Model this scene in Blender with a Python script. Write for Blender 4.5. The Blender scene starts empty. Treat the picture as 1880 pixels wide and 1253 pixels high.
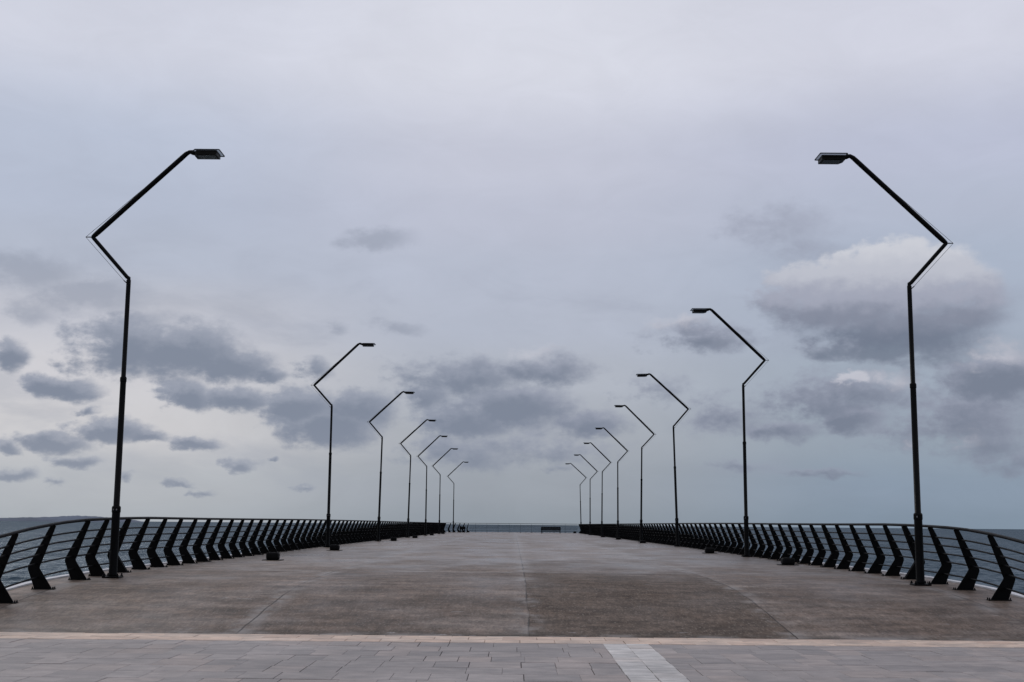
import bpy, bmesh, math, random
from mathutils import Vector, Matrix
random.seed(7)
R = math.radians
scene = bpy.context.scene
col = scene.collection

# ------------------------------------------------------------------ helpers
def lin(c):
    out = []
    for v in c:
        v = v / 255.0
        out.append(v / 12.92 if v <= 0.04045 else ((v + 0.055) / 1.055) ** 2.4)
    return (out[0], out[1], out[2], 1.0)

def link(name, bm, m, parent=None, smooth=False):
    me = bpy.data.meshes.new(name)
    bm.normal_update()
    bm.to_mesh(me); bm.free()
    if smooth:
        for p in me.polygons: p.use_smooth = True
    o = bpy.data.objects.new(name, me)
    if m is not None: me.materials.append(m)
    col.objects.link(o)
    if parent is not None: o.parent = parent
    return o

def tag(o, label, cat, group=None):
    o['label'] = label; o['category'] = cat
    if group: o['group'] = group
    return o

def thing(name, label, cat, loc=(0, 0, 0), group=None, rz=0.0):
    o = bpy.data.objects.new(name, None); col.objects.link(o)
    o.empty_display_size = .2
    o.location = loc; o.rotation_euler = (0, 0, rz)
    return tag(o, label, cat, group)

def struct(name, bm, m, smooth=False):
    o = link(name, bm, m, None, smooth); o['kind'] = 'structure'; return o

def kids(o): return [c for c in bpy.data.objects if c.parent == o]

def copy_tree(o, parent=None):
    c = o.copy(); col.objects.link(c)
    if parent is not None: c.parent = parent
    for ch in kids(o): copy_tree(ch, c)
    return c

def add_box(bm, x0, x1, y0, y1, z0, z1, bevel=0.0, seg=2):
    vs = [bm.verts.new(p) for p in ((x0,y0,z0),(x1,y0,z0),(x1,y1,z0),(x0,y1,z0),(x0,y0,z1),(x1,y0,z1),(x1,y1,z1),(x0,y1,z1))]
    fs = [bm.faces.new([vs[i] for i in q]) for q in ((3,2,1,0),(4,5,6,7),(0,1,5,4),(1,2,6,5),(2,3,7,6),(3,0,4,7))]
    if bevel > 0:
        es = list({e for f in fs for e in f.edges})
        bmesh.ops.bevel(bm, geom=es, offset=bevel, segments=seg, affect='EDGES', profile=0.5)

def add_prism(bm, pts, axis_vec, off0, off1):
    """pts: list of 3D Vectors of a planar polygon, swept along axis_vec."""
    a = [bm.verts.new(Vector(p) + axis_vec * off0) for p in pts]
    b = [bm.verts.new(Vector(p) + axis_vec * off1) for p in pts]
    n = len(pts)
    bm.faces.new(a); bm.faces.new(list(reversed(b)))
    for i in range(n):
        j = (i + 1) % n
        bm.faces.new((a[j], a[i], b[i], b[j]))

def add_tube(bm, pts, radii, n=12, cap=True):
    pts = [Vector(p) for p in pts]
    if not isinstance(radii, (list, tuple)): radii = [radii] * len(pts)
    rings = []
    ref = None
    for i, p in enumerate(pts):
        if i == 0: t = pts[1] - p
        elif i == len(pts) - 1: t = p - pts[i - 1]
        else: t = (pts[i + 1] - p).normalized() + (p - pts[i - 1]).normalized()
        t.normalize()
        if ref is None:
            ref = Vector((0, 1, 0)) if abs(t.y) < 0.9 else Vector((1, 0, 0))
        u = ref - t * ref.dot(t)
        if u.length < 1e-4: u = Vector((0, 0, 1)) - t * t.z
        u.normalize(); v = t.cross(u)
        # keep thickness through a bend
        k = 1.0
        ring = [bm.verts.new(p + (u * math.cos(2 * math.pi * j / n) + v * math.sin(2 * math.pi * j / n)) * radii[i] * k) for j in range(n)]
        rings.append(ring); ref = u
    for a, b in zip(rings[:-1], rings[1:]):
        for j in range(n):
            k = (j + 1) % n
            bm.faces.new((a[j], a[k], b[k], b[j]))
    if cap:
        bm.faces.new(list(reversed(rings[0]))); bm.faces.new(rings[-1])

def add_lathe(bm, prof, n=20, cx=0, cy=0):
    """prof: list of (radius, z)."""
    rings = [[bm.verts.new((cx + r * math.cos(2*math.pi*j/n), cy + r * math.sin(2*math.pi*j/n), z)) for j in range(n)] for r, z in prof]
    for a, b in zip(rings[:-1], rings[1:]):
        for j in range(n):
            k = (j + 1) % n
            bm.faces.new((a[j], a[k], b[k], b[j]))
    bm.faces.new(list(reversed(rings[0]))); bm.faces.new(rings[-1])

# ------------------------------------------------------------------ node helpers
class NT:
    def __init__(s, tree): s.t = tree; s.n = tree.nodes; s.l = tree.links
    def put(s, sock, v):
        if hasattr(v, 'default_value') or hasattr(v, 'is_output'): s.l.new(v, sock)
        elif isinstance(v, (int, float)):
            try: sock.default_value = v
            except TypeError: sock.default_value = (v, v, v)
        else:
            n = len(sock.default_value)
            v = tuple(v)
            if len(v) < n: v = v + (1.0,) * (n - len(v))
            sock.default_value = v[:n]
    def math(s, op, a, b=None, c=None, clamp=False):
        d = s.n.new('ShaderNodeMath'); d.operation = op; d.use_clamp = clamp
        s.put(d.inputs[0], a)
        if b is not None: s.put(d.inputs[1], b)
        if c is not None: s.put(d.inputs[2], c)
        return d.outputs[0]
    def vmath(s, op, a, b=None, c=None):
        d = s.n.new('ShaderNodeVectorMath'); d.operation = op
        s.put(d.inputs[0], a)
        if b is not None: s.put(d.inputs[1], b)
        if c is not None: s.put(d.inputs[2], c)
        return d.outputs['Value'] if op in ('LENGTH', 'DOT_PRODUCT', 'DISTANCE') else d.outputs['Vector']
    def noise(s, vec, scale, detail=4, rough=0.5, dist=0.0):
        d = s.n.new('ShaderNodeTexNoise'); d.inputs['Scale'].default_value = scale
        d.inputs['Detail'].default_value = detail; d.inputs['Roughness'].default_value = rough
        d.inputs['Distortion'].default_value = dist
        s.put(d.inputs['Vector'], vec); return d.outputs['Fac'], d.outputs['Color']
    def mix(s, fac, a, b, blend='MIX'):
        d = s.n.new('ShaderNodeMix'); d.data_type = 'RGBA'; d.blend_type = blend
        s.put(d.inputs['Factor'], fac); s.put(d.inputs['A'] if False else d.inputs[6], a); s.put(d.inputs[7], b)
        return d.outputs[2]
    def ramp(s, fac, stops, interp='LINEAR'):
        d = s.n.new('ShaderNodeValToRGB'); d.color_ramp.interpolation = interp
        e = d.color_ramp.elements
        while len(e) < len(stops): e.new(1.0)
        for i, (p, c) in enumerate(stops):
            e[i].position = p; e[i].color = c if len(c) == 4 else (*c, 1)
        s.put(d.inputs[0], fac); return d.outputs['Color']
    def smooth(s, v, lo, hi, to0=0.0, to1=1.0):
        d = s.n.new('ShaderNodeMapRange'); d.interpolation_type = 'SMOOTHSTEP'
        s.put(d.inputs[0], v); s.put(d.inputs[1], lo); s.put(d.inputs[2], hi); s.put(d.inputs[3], to0); s.put(d.inputs[4], to1)
        return d.outputs[0]
    def maprange(s, v, lo, hi, to0=0.0, to1=1.0):
        d = s.n.new('ShaderNodeMapRange'); d.clamp = True
        s.put(d.inputs[0], v); s.put(d.inputs[1], lo); s.put(d.inputs[2], hi); s.put(d.inputs[3], to0); s.put(d.inputs[4], to1)
        return d.outputs[0]
    def sep(s, v):
        d = s.n.new('ShaderNodeSeparateXYZ'); s.put(d.inputs[0], v); return d.outputs
    def comb(s, x, y, z=0.0):
        d = s.n.new('ShaderNodeCombineXYZ'); s.put(d.inputs[0], x); s.put(d.inputs[1], y); s.put(d.inputs[2], z); return d.outputs[0]
    def bump(s, h, strength, dist, normal=None):
        d = s.n.new('ShaderNodeBump'); d.inputs['Strength'].default_value = strength; d.inputs['Distance'].default_value = dist
        s.put(d.inputs['Height'], h)
        if normal is not None: s.l.new(normal, d.inputs['Normal'])
        return d.outputs[0]

def material(name):
    m = bpy.data.materials.new(name); m.use_nodes = True
    nt = NT(m.node_tree); b = m.node_tree.nodes['Principled BSDF']
    tc = nt.n.new('ShaderNodeTexCoord')
    return m, nt, b, tc.outputs['Object']

# ------------------------------------------------------------------ materials
def mat_metal(name, base, rough, var=0.4, spec=.3):
    m, nt, b, P = material(name)
    f, _ = nt.noise(P, 9.0, 5, 0.6)
    c = nt.mix(nt.maprange(f, .35, .7), tuple(v * (1 - var) for v in base), tuple(v * (1 + var) for v in base))
    nt.l.new(c, b.inputs['Base Color'])
    r = nt.maprange(nt.noise(P, 25, 4)[0], .3, .7, rough - .08, rough + .1)
    nt.l.new(r, b.inputs['Roughness'])
    nt.l.new(nt.bump(nt.noise(P, 120, 3)[0], .12, .002), b.inputs['Normal'])
    b.inputs['Specular IOR Level'].default_value = spec
    return m
M_BLACK = mat_metal('black_paint', (.0016, .0017, .0021), .42, .4, .07)
M_RAIL = mat_metal('rail_black_paint', (.003, .0034, .0045), .5, .4, .08)
M_LAMP = mat_metal('lamp_black_paint', (.0018, .0019, .0024), .42, .4, .08)
M_RUBBER = mat_metal('matt_black', (.003, .003, .0033), .7, .4, .1)
M_GREY = mat_metal('grey_metal', (.16, .165, .17), .4)
M_PANEL = mat_metal('lamp_panel', (.0035, .003, .0025), .4, .4, .1)
M_GREY2 = mat_metal('lens_amber', (.012, .008, .004), .3)
def mat_glass():
    m, nt, b, P = material('cover_glass')
    tr = nt.n.new('ShaderNodeBsdfTransparent'); tr.inputs[0].default_value = (.62, .64, .66, 1)
    mx = nt.n.new('ShaderNodeMixShader'); mx.inputs[0].default_value = .12
    b.inputs['Base Color'].default_value = (.1, .1, .1, 1); b.inputs['Roughness'].default_value = .1
    out = [n for n in nt.n if n.type == 'OUTPUT_MATERIAL'][0]
    nt.l.new(tr.outputs[0], mx.inputs[1]); nt.l.new(b.outputs[0], mx.inputs[2]); nt.l.new(mx.outputs[0], out.inputs['Surface'])
    return m
M_GLASS = mat_glass()
M_WIRE = mat_metal('wire_steel', (.02, .022, .028), .5)

def mat_deck():
    m, nt, b, P = material('worn_concrete')
    X, Y, Z = nt.sep(P)
    # slab layout: strips 4.15 m wide, bays 11 m long, slightly wobbly joints
    wob = nt.math('MULTIPLY', nt.math('SUBTRACT', nt.noise(P, .8, 3)[0], .5), .10)
    xo = nt.math('ADD', nt.math('SUBTRACT', X, .17), wob)
    xs = nt.math('MAXIMUM', nt.math('DIVIDE', nt.math('MAXIMUM', xo, 0.0), 3.88), 0.0)
    xs = nt.math('ADD', xs, nt.math('DIVIDE', nt.math('MINIMUM', xo, 0.0), 4.24))
    ys = nt.math('DIVIDE', nt.math('ADD', nt.math('SUBTRACT', Y, 18.5), wob), 10.3)
    ci = nt.comb(nt.math('FLOOR', xs), nt.math('FLOOR', ys), 3.7)
    wn = nt.n.new('ShaderNodeTexWhiteNoise'); nt.l.new(ci, wn.inputs['Vector'])
    dx = nt.math('MULTIPLY', nt.math('ABSOLUTE', nt.math('SUBTRACT', xs, nt.math('ROUND', xs))), 4.06)
    dy = nt.math('MULTIPLY', nt.math('ABSOLUTE', nt.math('SUBTRACT', ys, nt.math('ROUND', ys))), 10.3)
    edge = nt.math('MINIMUM', dx, dy)
    jbreak = nt.smooth(nt.noise(P, .55, 3)[0], .38, .56)
    joint = nt.math('MULTIPLY', nt.smooth(edge, .005, .022, 1.0, 0.0), nt.math('MULTIPLY_ADD', jbreak, .75, .25))
    pale = nt.math('MULTIPLY', nt.smooth(edge, .02, .34, 1.0, 0.0), nt.smooth(nt.noise(P, 1.3, 5, .65)[0], .42, .62))
    big = nt.noise(P, .16, 4, .55)[0]
    med = nt.noise(nt.vmath('MULTIPLY', P, (.55, 1.2, 1)), .9, 6, .62)[0]
    fine = nt.noise(P, 28, 5, .7)[0]
    grit = nt.noise(nt.vmath('MULTIPLY', P, (1, .34, 1)), 7, 7, .8)[0]
    brush = nt.noise(nt.vmath('MULTIPLY', P, (1, .12, 1)), 16, 4, .7)[0]
    blot = nt.noise(nt.vmath('MULTIPLY', P, (.5, 1, 1)), 2.4, 6, .7)[0]
    c = nt.mix(nt.maprange(big, .35, .65), (.112, .080, .060, 1), (.154, .114, .089, 1))
    c = nt.mix(nt.math('MULTIPLY', nt.smooth(med, .45, .68), .7), c, (.20, .163, .138, 1))
    c = nt.mix(nt.math('MULTIPLY', nt.smooth(med, .47, .30), .65), c, (.060, .043, .032, 1))
    # tint of each slab, one newer darker slab right of the middle joint
    tint = nt.math('MULTIPLY_ADD', wn.outputs['Value'], .34, .83)
    c = nt.mix(1.0, c, nt.comb(tint, tint, tint), 'MULTIPLY')
    inx = nt.math('COMPARE', nt.math('FLOOR', xs), 0.0, .1); iny = nt.math('COMPARE', nt.math('FLOOR', ys), 0.0, .1)
    newer = nt.math('MULTIPLY', inx, iny)
    c = nt.mix(nt.math('MULTIPLY', newer, .80), c, (.088, .065, .050, 1))
    g = nt.maprange(grit, .34, .66, .66, 1.34); c = nt.mix(1.0, c, nt.comb(g, g, g), 'MULTIPLY')
    g = nt.maprange(brush, .34, .66, .84, 1.16); c = nt.mix(1.0, c, nt.comb(g, g, g), 'MULTIPLY')
    g = nt.maprange(blot, .34, .66, .58, 1.44); c = nt.mix(1.0, c, nt.comb(g, g, g), 'MULTIPLY')
    g2 = nt.maprange(fine, .2, .8, .70, 1.30); c = nt.mix(1.0, c, nt.comb(g2, g2, g2), 'MULTIPLY')
    st = nt.noise(nt.vmath('MULTIPLY', P, (.6, .8, 1)), .55, 6, .68, .5)[0]
    c = nt.mix(nt.math('MULTIPLY', nt.smooth(st, .56, .68), .45), c, (.062, .046, .036, 1))
    c = nt.mix(nt.math('MULTIPLY', nt.smooth(st, .44, .33), .40), c, (.215, .175, .150, 1))
    # exposed aggregate, hairline cracks
    ag = nt.noise(nt.vmath('MULTIPLY', P, (1, .3, 1)), 30, 2, .6)[0]
    c = nt.mix(nt.math('MULTIPLY', nt.smooth(ag, .58, .68), .42), c, (.27, .235, .20, 1))
    c = nt.mix(nt.math('MULTIPLY', nt.smooth(ag, .42, .32), .50), c, (.030, .022, .017, 1))
    vo = nt.n.new('ShaderNodeTexVoronoi'); vo.feature = 'DISTANCE_TO_EDGE'; vo.inputs['Scale'].default_value = .16
    wn2 = nt.noise(P, 1.1, 5, .6)[1]
    nt.put(vo.inputs['Vector'], nt.vmath('ADD', P, nt.vmath('MULTIPLY', nt.vmath('SUBTRACT', wn2, (.5, .5, .5)), (1.4, 1.4, 0))))
    crack = nt.math('MULTIPLY', nt.smooth(vo.outputs['Distance'], .0, .004, 1, 0), nt.smooth(nt.noise(P, .22, 3)[0], .52, .60))
    c = nt.mix(nt.math('MULTIPLY', crack, .6), c, (.03, .024, .02, 1))
    # dirt gathered along the foot of the ramp
    foot = nt.math('MULTIPLY', nt.smooth(Y, 18.55, 18.95, 1, 0), nt.smooth(nt.noise(P, 2.2, 5, .7)[0], .36, .60))
    c = nt.mix(nt.math('MULTIPLY', foot, .65), c, (.035, .030, .022, 1))
    # pale scuffs and droppings, stretched across the pier
    sc = nt.noise(nt.vmath('MULTIPLY', P, (.7, 1.3, 1)), 2.1, 6, .72)[0]
    scm = nt.math('MULTIPLY', nt.smooth(sc, .63, .70), nt.smooth(nt.noise(P, .35, 2)[0], .42, .62))
    c = nt.mix(nt.math('MULTIPLY', scm, .7), c, (.40, .385, .375, 1))
    c = nt.mix(nt.math('MULTIPLY', pale, .7), c, (.27, .25, .235, 1))
    c = nt.mix(nt.math('MULTIPLY', joint, .85), c, (.025, .021, .019, 1))
    nt.l.new(c, b.inputs['Base Color'])
    r = nt.maprange(nt.noise(nt.vmath('MULTIPLY', P, (1, .45, 1)), .5, 5, .6)[0], .34, .66, .22, .52)
    yw = nt.math('ADD', Y, nt.math('MULTIPLY', nt.math('SUBTRACT', nt.noise(P, .3, 5, .65)[0], .5), 14))
    damp = nt.smooth(yw, 20, 42)          # the level part beyond the ramp is still damp
    r = nt.math('ADD', nt.math('MULTIPLY', nt.math('SUBTRACT', 1.0, damp), .22), r)
    r = nt.math('ADD', r, nt.math('MULTIPLY', newer, .16))
    nt.l.new(nt.math('MULTIPLY_ADD', damp, .12, .11), b.inputs['Specular IOR Level'])
    nt.l.new(r, b.inputs['Roughness'])
    h = nt.math('ADD', nt.math('MULTIPLY', fine, .5), nt.math('MULTIPLY', grit, .8))
    h = nt.math('SUBTRACT', h, nt.math('MULTIPLY', joint, 3.0))
    bn = nt.bump(h, .16, .003); nt.l.new(nt.math('MULTIPLY_ADD', damp, -.08, .16), bn.node.inputs['Strength']); nt.l.new(bn, b.inputs['Normal'])
    return m
M_DECK = mat_deck()

def mat_paver(name, c0, c1, c2, rough=.6, spec=.4):
    m, nt, b, P = material(name)
    at = nt.n.new('ShaderNodeAttribute'); at.attribute_name = 'tint'
    t = nt.sep(at.outputs['Vector'])
    c = nt.ramp(t[0], [(0, c0), (.5, c1), (1, c2)])
    st = nt.noise(nt.vmath('ADD', nt.vmath('MULTIPLY', P, (.8, 1.5, 1)), nt.comb(t[1], t[0], 0)), 3.2, 6, .65)[0]
    g = nt.maprange(st, .3, .7, .62, 1.36); c = nt.mix(1.0, c, nt.comb(g, g, g), 'MULTIPLY')
    st2 = nt.noise(P, .5, 4, .6)[0]
    g = nt.maprange(st2, .3, .7, .82, 1.14); c = nt.mix(1.0, c, nt.comb(g, g, g), 'MULTIPLY')
    fine = nt.noise(P, 45, 4, .7)[0]
    g = nt.maprange(fine, .25, .75, .86, 1.14); c = nt.mix(1.0, c, nt.comb(g, g, g), 'MULTIPLY')
    nt.l.new(c, b.inputs['Base Color'])
    nt.l.new(nt.maprange(st, .3, .7, rough - .12, rough + .12), b.inputs['Roughness'])
    b.inputs['Specular IOR Level'].default_value = spec
    nt.l.new(nt.bump(nt.math('ADD', fine, st), .3, .003), b.inputs['Normal'])
    return m
M_PAVER = mat_paver('grey_stone_pavers', (.215, .192, .185, 1), (.262, .233, .222, 1), (.285, .240, .220, 1))
M_PINK = mat_paver('pink_sandstone_blocks', (.46, .33, .255, 1), (.55, .42, .33, 1), (.50, .39, .315, 1))
M_WHITE = mat_paver('pale_stone_tiles', (.39, .372, .355, 1), (.485, .465, .445, 1), (.46, .41, .375, 1))

def mat_simple(name, base, rough, scale=3.0, var=.25, bump=.2):
    m, nt, b, P = material(name)
    f = nt.noise(P, scale, 6, .65)[0]
    g = nt.maprange(f, .3, .7, 1 - var, 1 + var)
    nt.l.new(nt.mix(1.0, base, nt.comb(g, g, g), 'MULTIPLY'), b.inputs['Base Color'])
    b.inputs['Roughness'].default_value = rough
    nt.l.new(nt.bump(nt.noise(P, scale * 12, 4, .7)[0], bump, .004), b.inputs['Normal'])
    return m
M_KERB = mat_simple('pale_edge_concrete', (.55, .55, .56, 1), .6, 2.0, .18)
M_BED = mat_simple('joint_sand', (.06, .05, .046, 1), .9, 8.0)
M_HILL = mat_simple('haze_tinted_scrub', (.085, .105, .145, 1), 1.0, .004, .35, 0)  # blue of the distant haze is painted into the hill colour

def mat_water():
    m, nt, b, P = material('sea_water')
    w1 = nt.noise(nt.vmath('MULTIPLY', P, (.8, 1.25, 1)), .16, 4, .55, .4)[0]
    w2 = nt.noise(nt.vmath('MULTIPLY', P, (1.0, 1.5, 1)), .9, 5, .62, .3)[0]
    w3 = nt.noise(P, 4.5, 4, .6)[0]
    h = nt.math('ADD', nt.math('MULTIPLY', w1, 1.5), nt.math('ADD', nt.math('MULTIPLY', w2, .55), nt.math('MULTIPLY', w3, .10)))
    nrm = nt.bump(h, 1.0, .5)
    big = nt.noise(nt.vmath('MULTIPLY', P, (.35, 1.6, 1)), .02, 4, .6)[0]
    c = nt.mix(nt.maprange(big, .35, .65), (.018, .035, .052, 1), (.029, .050, .071, 1))
    # share of reflected sky painted in by noise, standing in for wave facets
    w4 = nt.noise(nt.vmath('MULTIPLY', P, (1, .28, 1)), 1.5, 4, .65, .3)[0]
    k = nt.math('ADD', nt.math('MULTIPLY', w4, .6), nt.math('ADD', nt.math('MULTIPLY', w1, .35), nt.math('MULTIPLY', w3, .35)))
    fac = nt.maprange(k, .53, .80, .0, .30)
    df = nt.n.new('ShaderNodeBsdfDiffuse'); nt.l.new(c, df.inputs['Color'])
    gl = nt.n.new('ShaderNodeBsdfGlossy'); gl.inputs['Roughness'].default_value = .25; gl.inputs['Color'].default_value = (.86, .95, 1, 1)
    nt.l.new(nrm, gl.inputs['Normal'])
    mx = nt.n.new('ShaderNodeMixShader'); nt.l.new(fac, mx.inputs[0]); nt.l.new(df.outputs[0], mx.inputs[1]); nt.l.new(gl.outputs[0], mx.inputs[2])
    out = [n for n in nt.n if n.type == 'OUTPUT_MATERIAL'][0]
    nt.l.new(mx.outputs[0], out.inputs['Surface']); nt.n.remove(b)
    return m
M_WATER = mat_water()

# ------------------------------------------------------------------ camera
EYE = 1.02
def make_camera():
    cd = bpy.data.cameras.new('camera'); o = bpy.data.objects.new('camera', cd); col.objects.link(o)
    cd.sensor_width = 36.0; cd.lens = 2300 / 1880 * 36.0
    cd.clip_start = .1; cd.clip_end = 60000
    pitch, roll, yaw = math.atan(337 / 2300), .0089, -5.6 / 2300
    f = Vector((math.sin(yaw) * math.cos(pitch), math.cos(yaw) * math.cos(pitch), math.sin(pitch)))
    r = Vector((math.cos(yaw), -math.sin(yaw), 0)); u = r.cross(f)
    c, s = math.cos(roll), math.sin(roll)
    r2 = r * c + u * s; u2 = u * c - r * s
    m = Matrix((r2, u2, -f)).transposed().to_4x4()
    m.translation = (-.075, 0, EYE)
    o.matrix_world = m
    scene.camera = o
make_camera()

# ------------------------------------------------------------------ pier body
PROF = [(18.5, -.58), (19.2, -.51), (20, -.435), (20.8, -.355), (21.6, -.28), (22.5, -.21), (23.5, -.15), (24.5, -.112), (25.6, -.088), (27, -.066),
        (28.8, -.05), (31, -.05), (34, -.048), (40, -.035), (50, -.008), (60, 0), (166.6, 0), (400, 0)]
def deck(y):
    if y <= PROF[0][0]: return PROF[0][1]
    for (a, za), (b, zb) in zip(PROF[:-1], PROF[1:]):
        if y <= b: return za + (zb - za) * (y - a) / (b - a)
    return 0.0
PLAZA = -.58
SEA = -3.4
YEND = 166.6
HALF = 8.46          # railing base line
EDGE = 8.98          # deck edge, kerb from here to 9.13

def ys_list():
    ys = []; y = 18.5
    while y < 40: ys.append(y); y += .4
    ys += [40, 45, 50, 55, 60, 80, 100, 120, 140, YEND]
    return ys
def build_pier():
    bm = bmesh.new(); ys = ys_list()
    rows = []
    for y in ys:
        z = deck(y)
        rows.append([bm.verts.new((x, y, z)) for x in (-EDGE, -4, 0, 4, EDGE)])
    for a, b in zip(rows[:-1], rows[1:]):
        for i in range(4): bm.faces.new((a[i], a[i+1], b[i+1], b[i]))
    # sides down into the water
    for side in (0, 4):
        low = [bm.verts.new((r[side].co.x, r[side].co.y, SEA - 1.5)) for r in rows]
        for i in range(len(rows) - 1):
            q = (rows[i][side], rows[i+1][side], low[i+1], low[i])
            bm.faces.new(q if side == 0 else tuple(reversed(q)))
    l = [bm.verts.new((v.co.x, YEND, SEA - 1.5)) for v in rows[-1]]
    for i in range(4): bm.faces.new((rows[-1][i], rows[-1][i+1], l[i+1], l[i]))
    struct('promenade', bm, M_DECK, True)
    # pale kerb strip along both long edges and the head of the pier
    bm = bmesh.new()
    for s in (-1, 1):
        xa, xb = s * (EDGE + .002), s * (EDGE + .15)
        top = [(bm.verts.new((xa, y, deck(y) + .028)), bm.verts.new((xb, y, deck(y) + .028))) for y in ys]
        bot = [(bm.verts.new((xa, y, deck(y) - .3)), bm.verts.new((xb, y, deck(y) - .3))) for y in ys]
        for i in range(len(ys) - 1):
            bm.faces.new((top[i][0], top[i][1], top[i+1][1], top[i+1][0]))
            bm.faces.new((top[i][0], top[i+1][0], bot[i+1][0], bot[i][0]))
            bm.faces.new((top[i][1], bot[i][1], bot[i+1][1], top[i+1][1]))
        bm.faces.new((top[0][0], bot[0][0], bot[0][1], top[0][1]))
    add_box(bm, -EDGE - .15, EDGE + .15, YEND + .002, YEND + .15, -.3, .026)
    bmesh.ops.recalc_face_normals(bm, faces=bm.faces)
    struct('kerb', bm, M_KERB)
build_pier()

# ------------------------------------------------------------------ quay pavement, laid stone by stone in one mesh
def lay(name, m, cells, seed, top, jitter=.0012, hj=.0013, thick=.05, gap=.004):
    rnd = random.Random(seed)
    bm = bmesh.new(); lay_ = bm.loops.layers.float_color.new('tint')
    for (x0, x1, y0, y1) in cells:
        g = gap * (rnd.uniform(.9, 1.7) if rnd.random() < .28 else rnd.uniform(.15, .4))
        x0 += g + rnd.uniform(-1, 1) * jitter; x1 -= g + rnd.uniform(-1, 1) * jitter
        y0 += g + rnd.uniform(-1, 1) * jitter; y1 -= g + rnd.uniform(-1, 1) * jitter
        z = top + rnd.gauss(0, hj); ax, ay = rnd.gauss(0, .0016), rnd.gauss(0, .0016)
        cx, cy = (x0 + x1) / 2, (y0 + y1) / 2
        zz = lambda x, y: z + ax * (x - cx) + ay * (y - cy)
        b = .003
        t = [bm.verts.new((x, y, zz(x, y))) for x, y in ((x0+b, y0+b), (x1-b, y0+b), (x1-b, y1-b), (x0+b, y1-b))]
        k = [bm.verts.new((x, y, zz(x, y) - b)) for x, y in ((x0, y0), (x1, y0), (x1, y1), (x0, y1))]
        d = [bm.verts.new((v.co.x, v.co.y, top - thick)) for v in k]
        fs = [bm.faces.new(t)]
        for i in range(4):
            j = (i + 1) % 4
            fs.append(bm.faces.new((k[i], k[j], t[j], t[i]))); fs.append(bm.faces.new((d[i], d[j], k[j], k[i])))
        c = (rnd.random(), rnd.random() * 7, rnd.random(), 1)
        for f in fs:
            for lp in f.loops: lp[lay_] = c
    return struct(name, bm, m)

def build_pavement():
    rnd = random.Random(3)
    bm = bmesh.new()
    add_box(bm, -60, 60, -40, 18.492, SEA - 1.5, PLAZA - .013)
    struct('ground', bm, M_BED)
    XS0, XS1 = 1.155, 1.785          # pale strip
    band0 = 17.52
    cells = []
    y = band0; row = .62
    while y > -12:
        d = .6; y0 = y - d
        for (a, b) in ((-26, XS0), (XS1, 26)):
            x = a if a < 0 else a
            first = True
            while x < b:
                w = rnd.choice((.4, .4, .4, .6)) if not first else rnd.uniform(.2, .5)
                first = False
                x2 = min(x + w, b)
                if b - x2 < .12: x2 = b
                cells.append((x, x2, y0, y)); x = x2
        y = y0
    lay('pavement', M_PAVER, cells, 11, PLAZA)
    cells = []; y = band0
    while y > -12:
        cells.append((XS0, (XS0 + XS1) / 2, y - .45, y)); y -= .45
    y = band0 - .2
    cells.append(((XS0 + XS1) / 2, XS1, y, band0))
    while y > -12:
        cells.append(((XS0 + XS1) / 2, XS1, y - .45, y)); y -= .45
    lay('paving_strip', M_WHITE, cells, 12, PLAZA + .002, .0025)
    cells = []
    for r, (ya, yb) in enumerate(((band0, band0 + .42), (band0 + .42, band0 + .84), (band0 + .84, 18.49))):
        x = -26 + .24 * (r % 2)
        while x < 26:
            cells.append((x, x + .482, ya, yb)); x += .482
    lay('paving_band', M_PINK, cells, 13, PLAZA + .003, .003)
build_pavement()

# ------------------------------------------------------------------ sea, hills
def build_sea():
    bm = bmesh.new()
    S = 30000
    for q in (((-S, -S), (S, -S), (S, S), (-S, S)),):
        bm.faces.new([bm.verts.new((x, y, SEA)) for x, y in q])
    struct('sea', bm, M_WATER)
build_sea()

def build_hills():
    bm = bmesh.new(); rnd = random.Random(5)
    D = 6000.0
    prof = [(-30, 8), (-26, 12), (-23.5, 10), (-22.1, 13), (-21.2, 17.5), (-20.6, 18.5), (-20.1, 20.5), (-19.4, 26), (-19.0, 27), (-18.4, 25), (-17.8, 20.5),
            (-17.3, 15.5), (-17.0, 14), (-16.6, 8), (-16.4, 3), (-16.2, 0)]
    def hgt(a):
        for (a0, h0), (a1, h1) in zip(prof[:-1], prof[1:]):
            if a <= a1: return h0 + (h1 - h0) * (a - a0) / (a1 - a0)
        return 0
    rows = []
    n = 160
    for j, (dd, k) in enumerate(((-160, 0), (-110, .35), (-50, .75), (0, 1.0), (120, .8), (300, .25), (420, 0))):
        r = []
        for i in range(n + 1):
            a = -30 + 13.8 * i / n
            h = hgt(a) * k * (1 + .05 * rnd.uniform(-1, 1)) + SEA
            h -= .5 if k == 0 else 0
            # eye height correction: crest heights are above eye level at this distance
            d = D + dd
            r.append(bm.verts.new((d * math.tan(R(a)) , d, h + (1.0 * k))))
        rows.append(r)
    for a, b in zip(rows[:-1], rows[1:]):
        for i in range(n): bm.faces.new((a[i], a[i+1], b[i+1], b[i]))
    struct('hills', bm, M_HILL, True)
build_hills()

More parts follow.
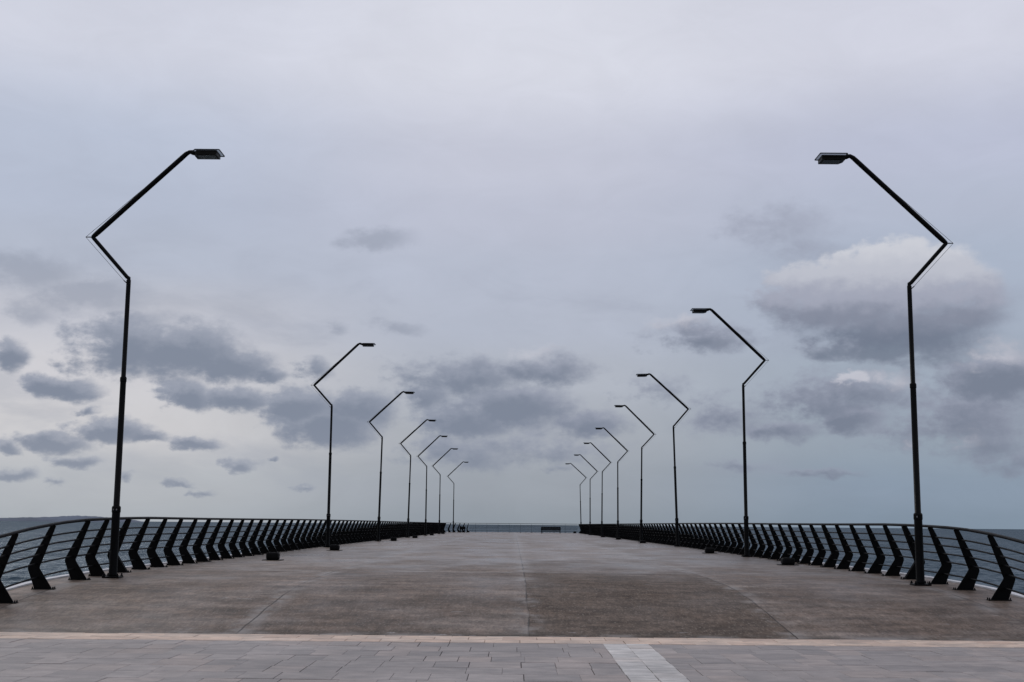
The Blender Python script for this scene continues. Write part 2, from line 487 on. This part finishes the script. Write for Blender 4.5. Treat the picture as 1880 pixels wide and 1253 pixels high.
# ------------------------------------------------------------------ railings
POST_PROFILE = [(.157, 0), (.285, .325), (.292, .36), (.27, .43), (-.065, 1.105), (-.085, 1.125), (-.15, 1.125), (-.165, 1.10), (.085, .375), (.075, .345), (-.157, 0)]
RAIL_Z = (.934, .775, .612, .445, .210)
def post_center(z):
    """offset of the post's middle line at height z (outboard positive)."""
    if z < .355: return 0.0 + (.185) * z / .355
    return .185 + (-.118 - .185) * (z - .355) / (1.125 - .355)
def post_mesh(double):
    bm = bmesh.new(); Yv = Vector((0, 1, 0))
    pts = [Vector((x, 0, z + .012)) for x, z in POST_PROFILE]
    if double:
        add_prism(bm, pts, Yv, -.046, -.028); add_prism(bm, pts, Yv, .028, .046)
    else:
        add_prism(bm, pts, Yv, -.009, .009)
    bmesh.ops.recalc_face_normals(bm, faces=bm.faces)
    me = bpy.data.meshes.new('post'); bm.to_mesh(me); bm.free(); me.materials.append(M_BLACK)
    return me
def plate_mesh(double):
    bm = bmesh.new(); w = .1 if double else .07
    add_box(bm, -.215, .19, -w, w, -.03, .012, .003, 1)
    for x in (-.192, .172):
        for y in (-w + .025, w - .025):
            add_lathe(bm, [(.014, .010), (.014, .030), (.009, .036), (.009, .048)], 8, x, y)
    bmesh.ops.recalc_face_normals(bm, faces=bm.faces)
    me = bpy.data.meshes.new('base_plate'); bm.to_mesh(me); bm.free(); me.materials.append(M_BLACK)
    return me
PM = {d: post_mesh(d) for d in (False, True)}
BM_ = {d: plate_mesh(d) for d in (False, True)}

def railing(name, label, posts, head=None, tail=None):
    """posts: (x, y, angle of outboard normal, double). head/tail: extra rail end points (x, y, angle)."""
    x0, y0 = posts[0][:2]
    root = thing(name, label, 'railing', (x0, y0, deck(y0)), 'railings of the pier')
    org = Vector((x0, y0, deck(y0)))
    path = ([head] if head else []) + [p[:3] for p in posts] + ([tail] if tail else [])
    # densify so that rails follow the deck
    fine = []
    for (xa, ya, aa), (xb, yb, ab) in zip(path[:-1], path[1:]):
        k = 3 if ya < 36 else 1
        for i in range(k):
            t = i / k; fine.append((xa + (xb - xa) * t, ya + (yb - ya) * t, aa + (ab - aa) * t))
    fine.append(path[-1])
    def line(z):
        off = post_center(z) if z < 1.1 else -.118
        return [Vector((x + math.cos(a) * off, y + math.sin(a) * off, deck(y) + z)) - org for x, y, a in fine]
    bm = bmesh.new(); add_tube(bm, line(1.148), .029, 12); bmesh.ops.recalc_face_normals(bm, faces=bm.faces)
    link('handrail', bm, M_RAIL, root, True)
    for z in RAIL_Z:
        bm = bmesh.new(); add_tube(bm, line(z), .0165, 8); bmesh.ops.recalc_face_normals(bm, faces=bm.faces)
        link('rail', bm, M_RAIL, root, True)
    for (x, y, a, d) in posts:
        o = bpy.data.objects.new('post', PM[d]); col.objects.link(o); o.parent = root
        o.location = Vector((x, y, deck(y))) - org; o.rotation_euler = (0, 0, a)
        b = bpy.data.objects.new('base_plate', BM_[d]); col.objects.link(b); b.parent = o
    return root

# left side: straight run, then a chamfered corner
near = [19.3, 21.05, 22.75, 24.6]
ysL = near + [25.75 + 1.435 * n for n in range(91)]
postsL = [(-HALF, y, math.pi, (i - 1) % 5 == 4) for i, y in enumerate(ysL)]
ylast = ysL[-1]
for k in range(1, 5):
    t = k / 4.6
    postsL.append((-HALF + 2.3 * t, ylast + .4 + 8.2 * t, math.pi - R(16), False))
postsL.append((-6.0, 164.9, math.pi - R(50), False))
railing('pier_railing', 'long black metal railing of bent posts along the left edge of the pier', postsL, (-HALF, 18.62, math.pi))
ysR = [20.4, 22.4, 24.1, 25.6] + [27.3 + 1.425 * n for n in range(96)]
postsR = [(HALF, y, 0.0, (i - 1) % 5 == 3) for i, y in enumerate(ysR)]
railing('pier_railing', 'long black metal railing of bent posts along the right edge of the pier', postsR, (HALF, 18.6, 0.0), (HALF, 164.6, 0.0))
xe = [-5.0 + 1.46 * i for i in range(9)]
postsE = [(x, 165.2, math.pi / 2, False) for x in xe]
railing('pier_railing', 'thin dark railing closing the far end of the pier in front of the sea', postsE, (-5.85, 165.2, math.pi / 2), (8.3, 165.2, math.pi / 2))

# ------------------------------------------------------------------ street lamps
def make_lamp():
    root = thing('street_lamp', 'x', 'street lamp', (0, 0, 0), 'zigzag street lamps along the pier')
    # base plate with bolts
    bm = bmesh.new(); add_box(bm, -.165, .165, -.165, .165, -.03, .02, .004, 1); bmesh.ops.recalc_face_normals(bm, faces=bm.faces)
    bp = link('base_plate', bm, M_LAMP, root)
    for sx in (-1, 1):
        for sy in (-1, 1):
            bm = bmesh.new(); add_lathe(bm, [(.026, .02), (.026, .042), (.015, .046), (.015, .075)], 8, sx * .135, sy * .135)
            bmesh.ops.recalc_face_normals(bm, faces=bm.faces)
            link('bolt', bm, M_LAMP, bp)
    # pole in three telescoping sections
    bm = bmesh.new()
    add_lathe(bm, [(.088, .018), (.082, .05), (.080, 1.30), (.080, 1.34), (.062, 1.345), (.0585, 3.94), (.0585, 3.96), (.0475, 3.965), (.0455, 5.94), (.046, 6.0), (.036, 6.02), (.032, 6.06)], 24)
    bmesh.ops.recalc_face_normals(bm, faces=bm.faces)
    pole = link('pole', bm, M_LAMP, root, True)
    mod = None
    bm = bmesh.new(); add_lathe(bm, [(.081, 1.27), (.088, 1.28), (.088, 1.375), (.076, 1.40), (.063, 1.405)], 24); bmesh.ops.recalc_face_normals(bm, faces=bm.faces)
    c = link('collar', bm, M_LAMP, pole)
    bm = bmesh.new(); add_lathe(bm, [(.0595, 3.90), (.066, 3.91), (.066, 3.985), (.055, 4.005), (.047, 4.01)], 24); bmesh.ops.recalc_face_normals(bm, faces=bm.faces)
    link('collar', bm, M_LAMP, pole)
    bm = bmesh.new()
    for a in (R(-70), R(-110), R(60)):
        add_lathe(bm, [(.010, 1.315), (.010, 1.345)], 8, .09 * math.cos(a), .09 * math.sin(a))
    bmesh.ops.recalc_face_normals(bm, faces=bm.faces)
    link('clamp_screw', bm, M_GREY, pole)
    bm = bmesh.new(); add_box(bm, -.045, .045, -.087, -.075, .55, .95, .004, 1); bmesh.ops.recalc_face_normals(bm, faces=bm.faces)
    link('access_hatch', bm, M_LAMP, pole)
    # zigzag arm
    K, N, A = Vector((0, 0, 6.03)), Vector((-.79, 0, 6.905)), Vector((1.10, 0, 8.735))
    d1 = (N - K).normalized(); d2 = (A - N).normalized()
    bm = bmesh.new()
    add_tube(bm, [K + Vector((0, 0, -.06)), K + Vector((0, 0, .02)), K + d1 * .05, K + d1 * .12, N - d1 * .06, N - d1 * .015 , N + d2 * .015, N + d2 * .07, N + d2 * .16,
                  A - d2 * .16, A - d2 * .05, A + Vector((.03, 0, .005)), A + Vector((.10, 0, .008))],
             [.040, .040, .040, .039, .040, .041, .044, .050, .053, .052, .049, .042, .038], 18)
    bmesh.ops.recalc_face_normals(bm, faces=bm.faces)
    arm = link('arm', bm, M_LAMP, root, True)
    T = Vector((-.935, 0, 6.905))
    bm = bmesh.new(); add_tube(bm, [N + Vector((.0, 0, 0)), T], [.013, .009], 8); link('spur', bm, M_LAMP, arm, True)
    for e in (N + d2 * 1.42 + Vector((-.035, 0, .04)), Vector((-.05, 0, 5.95))):
        bm = bmesh.new(); add_tube(bm, [T, e], .0042, 6); link('stay_wire', bm, M_WIRE, arm, True)
    bm = bmesh.new(); add_tube(bm, [Vector((-.02, 0, 5.93)), Vector((-.1, 0, 6.0))], .01, 8); link('wire_lug', bm, M_LAMP, arm, True)
    # lamp head: plate-like housing with glazed tray underneath
    z0 = 8.71
    plan = [(1.30, -.26), (1.79, -.26), (1.81, -.24), (1.81, .24), (1.79, .26), (1.255, .26), (1.235, .24), (1.235, .10), (1.235, -.16)]
    # thin rim of the cover glass
    bm = bmesh.new(); n = len(plan); cx, cy = 1.53, 0.0
    ring = []
    for x, y in plan:
        ix, iy = cx + (x - cx) * .955, cy + (y - cy) * .955
        ring.append([bm.verts.new((x, y, z0 + .022)), bm.verts.new((ix, iy, z0 + .022)), bm.verts.new((ix, iy, z0 + .004)), bm.verts.new((x, y, z0 + .004))])
    for i in range(n):
        j = (i + 1) % n
        for k in range(4):
            q = (k + 1) % 4
            bm.faces.new((ring[i][k], ring[j][k], ring[j][q], ring[i][q]))
    bmesh.ops.recalc_face_normals(bm, faces=bm.faces)
    head = link('lamp_head', bm, M_LAMP, root)
    bm = bmesh.new(); add_prism(bm, [Vector((cx + (x - cx) * .953, y * .953, z0)) for x, y in plan], Vector((0, 0, 1)), .010, .016)
    bmesh.ops.recalc_face_normals(bm, faces=bm.faces)
    link('cover_glass', bm, M_GLASS, head)
    body = [(1.265, -.10), (1.325, -.225), (1.735, -.225), (1.745, -.215), (1.745, .135), (1.735, .145), (1.275, .145), (1.265, .13)]
    bm = bmesh.new(); add_prism(bm, [Vector((x, y, z0)) for x, y in body], Vector((0, 0, 1)), -.085, .0085)
    bmesh.ops.recalc_face_normals(bm, faces=bm.faces)
    link('led_panel', bm, M_PANEL, head)
    bm = bmesh.new()
    add_box(bm, 1.34, 1.70, -.19, .11, z0 - .094, z0 - .0855, .004, 1)
    bmesh.ops.recalc_face_normals(bm, faces=bm.faces)
    link('led_lens', bm, M_GREY2, head)
    bm = bmesh.new(); add_tube(bm, [Vector((1.12, 0, 8.743)), Vector((1.17, 0, 8.735)), Vector((1.20, 0, 8.72)), Vector((1.29, 0, 8.70))], [.040, .044, .046, .044], 14); bmesh.ops.recalc_face_normals(bm, faces=bm.faces)
    link('neck', bm, M_LAMP, head, True)
    return root

LAMPS = [  # side, x, y, inward lean in degrees, label
    (-1, -8.03, 25.3, 0.0, 'tallest-looking black zigzag street lamp, nearest one on the left, in front of the left railing'),
    (-1, -7.96, 53.9, 0.0, 'black zigzag street lamp, second from the camera along the left railing, alone between wide gaps'),
    (-1, -7.93, 73.7, 0.9, 'black zigzag street lamp, third from the camera along the left railing, leaning slightly inward'),
    (-1, -7.88, 93.6, 1.0, 'black zigzag street lamp, fourth from the camera along the left railing'),
    (-1, -7.77, 111.0, 0.0, 'black zigzag street lamp, fifth from the camera along the left railing'),
    (-1, -7.66, 129.6, 0.0, 'thin distant zigzag street lamp, sixth along the left railing, second smallest on the left'),
    (-1, -7.55, 157.4, 0.0, 'smallest and farthest zigzag street lamp on the left, near the side-on bench'),
    (1, 7.98, 25.2, 0.0, 'tall black zigzag street lamp, nearest on the right, its bent arm crossing a bright cloud'),
    (1, 8.07, 44.3, 0.2, 'black zigzag street lamp, second from the camera along the right railing'),
    (1, 8.19, 63.8, 1.5, 'black zigzag street lamp, third along the right railing, leaning clearly inward'),
    (1, 8.12, 81.4, -0.8, 'black zigzag street lamp, fourth from the camera along the right railing'),
    (1, 8.20, 100.3, 0.0, 'black zigzag street lamp, fifth from the camera along the right railing'),
    (1, 8.22, 118.9, -0.5, 'thin distant zigzag street lamp, sixth along the right railing'),
    (1, 8.34, 139.0, 0.0, 'thin distant zigzag street lamp, seventh along the right railing, second smallest on the right'),
    (1, 8.40, 158.3, 1.5, 'smallest and farthest zigzag street lamp on the right, leaning inward by the end railing'),
]
proto = make_lamp()
for i, (s, x, y, lean, lab) in enumerate(LAMPS):
    o = proto if i == 0 else copy_tree(proto)
    o.location = (x, y, deck(y) + .012)
    o.rotation_euler = (0, R(lean), 0.0 if s < 0 else math.pi)
    o['label'] = lab

# ------------------------------------------------------------------ low bollards
def make_bollard():
    root = thing('low_bollard', 'x', 'bollard', (0, 0, 0), 'low black bollards on the deck')
    bm = bmesh.new(); add_box(bm, -.30, .30, -.22, .22, -.02, .014, .006, 1); bmesh.ops.recalc_face_normals(bm, faces=bm.faces)
    bp = link('base_plate', bm, M_RUBBER, root)
    bm = bmesh.new(); add_box(bm, -.19, .19, -.17, .17, .012, .225, .05, 4); bmesh.ops.recalc_face_normals(bm, faces=bm.faces)
    bd = link('body', bm, M_RUBBER, root, True)
    bm = bmesh.new(); add_box(bm, -.155, .155, -.135, .135, .2255, .236, .004, 1); bmesh.ops.recalc_face_normals(bm, faces=bm.faces)
    link('cap', bm, M_RUBBER, root)
    return root
BOLL = [(-6.9, 36.1, 1.0, 'low rounded black bollard on a base plate, nearest one by the left railing'),
        (-6.87, 48.3, .95, 'low black bollard, second along the left railing, just before the second left lamp'),
        (-7.15, 75.0, 1.0, 'low black bollard beside the third lamp of the left railing'),
        (-7.1, 90.6, .85, 'small flat black bollard on the left, just before the fourth left lamp'),
        (-7.35, 113.0, .9, 'tiny distant black bollard on the left, near the fifth left lamp'),
        (-7.35, 131.0, .9, 'farthest tiny black bollard along the left railing, near the sixth left lamp'),
        (-5.75, 158.5, .9, 'tiny low black bollard just right of the side-on bench at the far end'),
        (7.68, 35.9, .9, 'low rounded black bollard on a base plate, nearest one by the right railing'),
        (7.5, 49.0, .95, 'low black bollard by the right railing, between the second and third right lamps'),
        (7.55, 74.7, .75, 'flat black bollard by the right railing, just before the fourth right lamp'),
        (7.6, 92.7, .75, 'flat small black bollard by the right railing, just before the fifth right lamp'),
        (7.7, 110.0, .75, 'tiny distant black bollard by the right railing, before the sixth right lamp'),
        (7.95, 132.0, .8, 'tiny distant black bollard by the right railing, before the seventh right lamp'),
        (7.65, 159.5, 1.0, 'tiny black bollard standing alone between the back-view bench and the farthest right lamp')]
pb = make_bollard()
for i, (x, y, sz, lab) in enumerate(BOLL):
    o = pb if i == 0 else copy_tree(pb)
    o.location = (x, y, deck(y) + .008); o.scale = (.92, .92, sz * .92); o.rotation_euler = (0, 0, random.uniform(-.05, .05))
    o['label'] = lab

# ------------------------------------------------------------------ benches
def make_bench():
    root = thing('bench', 'x', 'bench', (0, 0, 0), 'benches at the far end of the pier')
    bm = bmesh.new()
    for k in range(4): add_box(bm, -1.16, 1.16, .02 + k * .125, .13 + k * .125, .385, .42, .004, 1)
    bmesh.ops.recalc_face_normals(bm, faces=bm.faces); link('seat', bm, M_RUBBER, root)
    bm = bmesh.new()
    for k in range(4): add_box(bm, -1.16, 1.16, -.02 - k * .016, .012 - k * .016, .335 + k * .12, .447 + k * .12, .004, 1)
    bmesh.ops.recalc_face_normals(bm, faces=bm.faces); link('backrest', bm, M_RUBBER, root)
    for x in (-1.14, 1.14):
        bm = bmesh.new()
        add_box(bm, x - .04, x + .04, -.10, -.025, .0, .78, .005, 1)
        add_box(bm, x - .04, x + .04, .42, .49, .0, .384, .005, 1)
        add_box(bm, x - .03, x + .03, -.024, .419, .05, .13, .005, 1)
        bmesh.ops.recalc_face_normals(bm, faces=bm.faces); link('leg', bm, M_BLACK, root)
    for x in (-1.195, 1.195):
        bm = bmesh.new(); add_box(bm, x - .012, x + .012, -.10, .52, .40, .72, .006, 1)
        bmesh.ops.recalc_face_normals(bm, faces=bm.faces); link('armrest', bm, M_RUBBER, root)
    bm = bmesh.new(); add_box(bm, -1.1, 1.1, .16, .21, .19, .25, .004, 1)
    bmesh.ops.recalc_face_normals(bm, faces=bm.faces); link('stretcher', bm, M_BLACK, root)
    return root
b1 = make_bench(); b1.location = (4.5, 155.0, .002)
b1['label'] = 'dark bench seen from behind, facing the sea at the far end of the pier'
b2 = copy_tree(b1); b2.location = (-6.55, 156.0, .002); b2.rotation_euler = (0, 0, -math.pi / 2)
b2['label'] = 'dark bench seen end-on beside the far end of the left railing'

# ------------------------------------------------------------------ sky
DARK = [
    (-17.45,7.61,2.37,1.49,1.00), (-15.12,7.60,3.24,1.37,1.00), (-12.96,7.01,2.37,0.85,1.00), (-11.27,6.63,1.25,0.40,0.80), (-14.68,5.57,1.30,0.75,1.00),
    (-12.67,5.56,1.99,0.60,1.00), (-9.77,5.42,1.87,0.85,1.00), (-8.52,4.44,2.69,1.10,1.10), (-7.20,5.28,2.12,1.05,0.90), (-19.94,5.65,1.69,0.57,1.00),
    (-22.28,6.95,1.15,0.85,1.00), (-20.03,3.33,1.64,0.55,0.95), (-17.94,3.91,2.12,0.60,1.00), (-16.45,3.72,1.15,0.35,0.90), (-14.46,3.41,1.49,0.35,0.95),
    (-19.05,2.52,1.05,0.35,0.85), (-22.02,2.95,0.85,0.37,0.90), (-21.68,1.88,1.25,0.37,0.95), (-12.07,2.62,0.80,0.40,0.80), (-14.85,1.61,0.70,0.25,0.75),
    (-13.86,1.29,0.65,0.22,0.75), (-10.77,2.77,0.45,0.17,0.70), (-18.89,4.77,0.70,0.22,0.60), (-19.92,1.57,0.45,0.20,0.60), (-9.41,1.65,0.65,0.17,0.60),
    (-16.92,1.81,0.50,0.20,0.60), (-9.08,6.84,0.90,0.55,0.55), 
    (-2.38,6.73,3.74,1.00,0.75), (1.38,7.06,2.74,0.75,0.70), (-0.11,5.39,3.49,1.05,0.95), (-2.10,4.79,2.37,0.90,0.90), (3.38,4.66,2.37,0.70,0.70),
    (-3.99,5.96,1.49,0.75,0.65), (-3.45,3.44,1.99,0.75,0.60),
    (-1.83,3.14,2.24,0.90,0.60), (1.65,3.24,1.99,0.65,0.50), (1.90,2.63,1.05,0.25,0.50), (8.61,8.53,2.74,0.85,0.60), (21.16,6.48,2.99,1.37,1.0), (13.62,5.47,2.49,1.10,0.70), (14.89,4.78,1.74,0.70,0.90),
    (20.61,3.83,2.74,1.12,0.60), (12.17,4.28,1.99,0.55,0.60), (14.01,2.44,1.87,0.27,0.60), (18.32,7.75,3.24,0.75,0.50),
    (10.22,2.83,1.49,0.30,0.40), (15.0,5.9,4.2,1.2,0.60), (19.5,4.9,3.5,1.4,0.55), (21.9,3.0,2.2,0.7,0.5), (10.0,5.0,2.0,1.0,0.4), (20.6,6.9,3.4,0.9,0.6), (16.4,7.9,2.9,0.7,0.9), (0.3,3.4,5.0,0.8,0.45), (19.6,4.4,3.4,1.1,0.65), (6.5,6.2,1.8,0.7,0.35),
]
FAINT = [
    (12.13,13.30,3.74,1.49,0.9), (13.4,12.2,2.6,0.9,0.8), (-6.52,12.84,2.37,0.75,1.2), (-5.17,8.79,1.49,0.45,1.0), (-8.16,8.72,0.75,0.35,0.9),
    (-21.67,10.52,3.3,1.15,1.2), (-18.71,9.79,3.0,1.2,1.2), (-21.34,8.80,1.74,0.62,1.0), (-16.8,8.9,2.2,0.8,1.0), (15.5,5.0,6.0,1.6,.8), (20.5,5.2,3.0,2.2,.8), (9.5,4.6,4.0,1.2,.7), (0.0,4.3,6.0,1.5,.7),
]
CUMULUS = [
    (17.09,11.74,2.12,1.05,1.00), (15.28,11.10,1.99,1.00,1.00), (13.28,10.69,2.12,1.05,1.00), (19.08,11.14,1.87,1.20,1.00), (20.42,10.10,1.44,1.44,1.00),
    (19.9,9.0,2.3,1.25,1.00), (13.7,9.35,2.6,1.05,1.00), (17.0,8.2,3.6,1.2,1.00),
    (16.99,10.03,4.73,1.64,1.00), (11.9,9.9,1.9,0.75,0.90), (18.10,8.40,3.49,1.45,1.10), (15.9,8.5,2.74,1.40,1.10), (15.09,9.50,3.74,1.25,1.00),
]
BRIGHT = [
    (15.34,6.60,0.85,0.35,1.00), (19.40,3.77,1.37,0.55,0.30), (16.90,6.37,1.49,0.65,0.35), (21.42,7.40,1.74,0.65,0.40), (0.37,7.75,2.24,0.35,0.35), (7.88,9.23,1.99,0.40,0.30),
]
SUN_EL, SUN_AZ = R(42), R(-35)      # azimuth from the pier axis (+Y), negative to the left

def build_world():
    w = bpy.data.worlds.new('World'); scene.world = w; w.use_nodes = True
    nt = NT(w.node_tree); bg = nt.n['Background']
    tc = nt.n.new('ShaderNodeTexCoord')
    D = nt.vmath('NORMALIZE', tc.outputs['Generated'])
    x, y, z = nt.sep(D)
    az = nt.math('MULTIPLY', nt.math('ARCTAN2', x, y), 57.29578)
    el = nt.math('MULTIPLY', nt.math('ARCSINE', z), 57.29578)
    q = nt.comb(az, el, 0)
    # clear background: three vertical ramps blended across azimuth
    e01 = nt.math('DIVIDE', el, 30.0, clamp=True)
    def rmp(cs):
        els = (0, 1.6, 4, 6.6, 9, 11.5, 14, 16.4, 21)
        st = [(e / 30.0, lin(c)) for e, c in zip(els, cs)]
        return nt.ramp(e01, st, 'EASE')
    cl = rmp([(166,172,179),(175,179,185),(199,198,201),(201,200,205),(188,190,200),(177,184,200),(177,185,203),(182,190,208),(203,206,219)])
    cc = rmp([(141,150,160),(151,158,168),(164,169,178),(173,178,189),(175,181,196),(179,185,201),(185,189,205),(193,196,211),(212,214,225)])
    cr = rmp([(126,142,159),(134,149,167),(146,158,172),(156,167,182),(163,173,190),(169,179,197),(177,184,202),(183,188,207),(205,207,220)])
    c = nt.mix(nt.smooth(az, -17, -2), cl, cc)
    c = nt.mix(nt.smooth(az, 2, 17), c, cr)
    # the sky texture behind the overcast
    sk = nt.n.new('ShaderNodeTexSky'); sk.sky_type = 'NISHITA'; sk.sun_disc = False
    sk.sun_elevation = SUN_EL; sk.sun_rotation = SUN_AZ
    skc = nt.vmath('SCALE', sk.outputs[0]); skc.node.inputs['Scale'].default_value = .09
    c = nt.mix(.02, c, skc)
    # thin high veil
    v1 = nt.noise(nt.vmath('MULTIPLY', q, (.6, 1.3, 1)), .11, 5, .55, .6)[0]
    g = nt.maprange(v1, .25, .75, .955, 1.045); c = nt.mix(1.0, c, nt.comb(g, g, g), 'MULTIPLY')
    v2 = nt.noise(nt.vmath('ADD', nt.vmath('MULTIPLY', q, (.5, 1.1, 1)), (9, 4, 0)), .5, 6, .6, .8)[0]
    g = nt.maprange(v2, .3, .7, .975, 1.025); c = nt.mix(1.0, c, nt.comb(g, g, g), 'MULTIPLY')
    # cloud fields
    nf, nc = nt.noise(nt.vmath('MULTIPLY', q, (.75, 1.25, 1)), .55, 7, .56)
    nf2, nc2 = nt.noise(nt.vmath('ADD', nt.vmath('MULTIPLY', q, (.8, 1.2, 1)), (31, 7, 0)), 1.7, 6, .58)
    wv = nt.vmath('MULTIPLY', nt.vmath('SUBTRACT', nc, (.5, .5, .5)), (3.0, 1.2, 0))
    wv2 = nt.vmath('MULTIPLY', nt.vmath('SUBTRACT', nc2, (.5, .5, .5)), (.9, .5, 0))
    qw = nt.vmath('ADD', nt.vmath('ADD', q, wv), wv2)
    def field(blobs):
        acc = None
        for (a, e, rx, ry, s) in blobs:
            v = nt.vmath('MULTIPLY_ADD', qw, (1 / rx, 1 / ry, 0), (-a / rx, -e / ry, 0))
            L = nt.vmath('LENGTH', v)
            f = nt.math('MULTIPLY_ADD', L, -s, 1.15 * s)
            acc = f if acc is None else nt.math('SMOOTH_MAX', acc, f, .22)
        return acc
    fd = field(DARK); fb = field(BRIGHT); fc = field(CUMULUS); ff = field(FAINT)
    core = field([(a, b - .30 * d, r * .92, d * .80, t) for a, b, r, d, t in DARK])
    nf3 = nt.noise(nt.vmath('ADD', nt.vmath('MULTIPLY', q, (.9, 1.2, 1)), (5, 17, 0)), 4.2, 5, .6)[0]
    det = nt.math('ADD', nt.math('MULTIPLY', nt.math('SUBTRACT', nf, .5), .9), nt.math('MULTIPLY', nt.math('SUBTRACT', nf2, .5), .75))
    det = nt.math('ADD', det, nt.math('MULTIPLY', nt.math('SUBTRACT', nf3, .5), .16))
    md = nt.smooth(nt.math('ADD', fd, det), .0, .60)
    mcore = nt.smooth(nt.math('ADD', core, nt.math('MULTIPLY', det, .9)), .0, .85)
    mb = nt.smooth(nt.math('ADD', fb, nt.math('MULTIPLY', det, .9)), .02, .62)
    wide = nt.noise(nt.vmath('MULTIPLY', q, (.35, 1.0, 1)), .28, 7, .58, .3)[0]
    lowband = nt.math('MULTIPLY', nt.smooth(el, .3, 3), nt.smooth(el, 9, 14, 1, 0))
    mw = nt.math('MULTIPLY', nt.smooth(wide, .50, .66), nt.math('MULTIPLY', lowband, .30))
    right = nt.smooth(az, -10, 14)
    dc = nt.mix(right, lin((123, 132, 149)), lin((114, 123, 140)))
    tc_ = nt.mix(right, lin((145, 152, 168)), lin((145, 150, 167)))
    low = nt.smooth(el, 1, 5)                       # low clouds are paler with distance
    c = nt.mix(mw, c, tc_)
    mf = nt.smooth(nt.math('ADD', ff, nt.math('ADD', nt.math('MULTIPLY', nt.math('SUBTRACT', nf, .5), 1.6), nt.math('MULTIPLY', nt.math('SUBTRACT', nf2, .5), .6))), .15, 1.15)
    c = nt.mix(nt.math('MULTIPLY', mf, .62), c, tc_)
    c = nt.mix(nt.math('MULTIPLY', md, nt.math('MULTIPLY_ADD', low, .42, .45)), c, tc_)
    c = nt.mix(nt.math('MULTIPLY', mcore, nt.math('MULTIPLY_ADD', low, .25, .60)), c, dc)
    # the big cumulus: lit crown, shaded base
    cdet = nt.math('ADD', nt.math('MULTIPLY', nt.math('SUBTRACT', nf2, .5), .8), nt.math('MULTIPLY', nt.math('SUBTRACT', nf, .5), .5))
    bl0 = nt.noise(nt.vmath('MULTIPLY', q, (.9, 1.1, 1)), .95, 5, .55)[0]
    bl1 = nt.noise(nt.vmath('MULTIPLY', nt.vmath('ADD', q, (-.20, .34, 0)), (.9, 1.1, 1)), .95, 5, .55)[0]
    emb = nt.math('MULTIPLY', nt.math('SUBTRACT', bl0, bl1), .9)      # billows catch light from above
    eln = nt.math('ADD', nt.math('ADD', el, emb), nt.math('ADD', nt.math('MULTIPLY', cdet, .7), nt.math('MULTIPLY', nt.math('SUBTRACT', az, 16), .03)))
    ccol = nt.ramp(nt.maprange(eln, 7.2, 12.7), [(0, lin((122, 134, 150))), (.18, lin((112, 121, 139))), (.36, lin((130, 136, 153))), (.54, lin((159, 163, 179))), (.74, lin((186, 189, 200))), (.95, lin((201, 203, 211)))], 'EASE')
    fcs = nt.math('ADD', fc, nt.math('MULTIPLY', cdet, .9))
    soft = nt.smooth(el, 8.2, 11.8, 1.0, .46)
    mc = nt.smooth(fcs, .03, soft)
    c = nt.mix(nt.math('MULTIPLY', mc, nt.smooth(el, 6.6, 8.0, .2, .95)), c, ccol)
    c = nt.mix(nt.math('MULTIPLY', mb, .72), c, lin((200, 200, 209)))
    # below the horizon
    c = nt.mix(nt.smooth(el, -.6, -.05, 1, 0), c, lin((90, 100, 112)))
    nt.l.new(c, bg.inputs['Color']); bg.inputs['Strength'].default_value = 1.035
    try:
        w.cycles.sampling_method = 'MANUAL'; w.cycles.sample_map_resolution = 512
    except Exception: pass
build_world()

sd = bpy.data.lights.new('sun', 'SUN'); sd.energy = .55; sd.angle = R(14); sd.color = (1, .96, .9)
so = bpy.data.objects.new('sun', sd); col.objects.link(so)
dirv = Vector((math.sin(SUN_AZ) * math.cos(SUN_EL), math.cos(SUN_AZ) * math.cos(SUN_EL), math.sin(SUN_EL)))
so.rotation_euler = dirv.to_track_quat('Z', 'Y').to_euler()

scene.view_settings.view_transform = 'Standard'
scene.view_settings.look = 'None'
scene.view_settings.exposure = 0.0
scene.view_settings.gamma = 1.0
scene.render.engine = 'CYCLES'
scene.cycles.max_bounces = 5
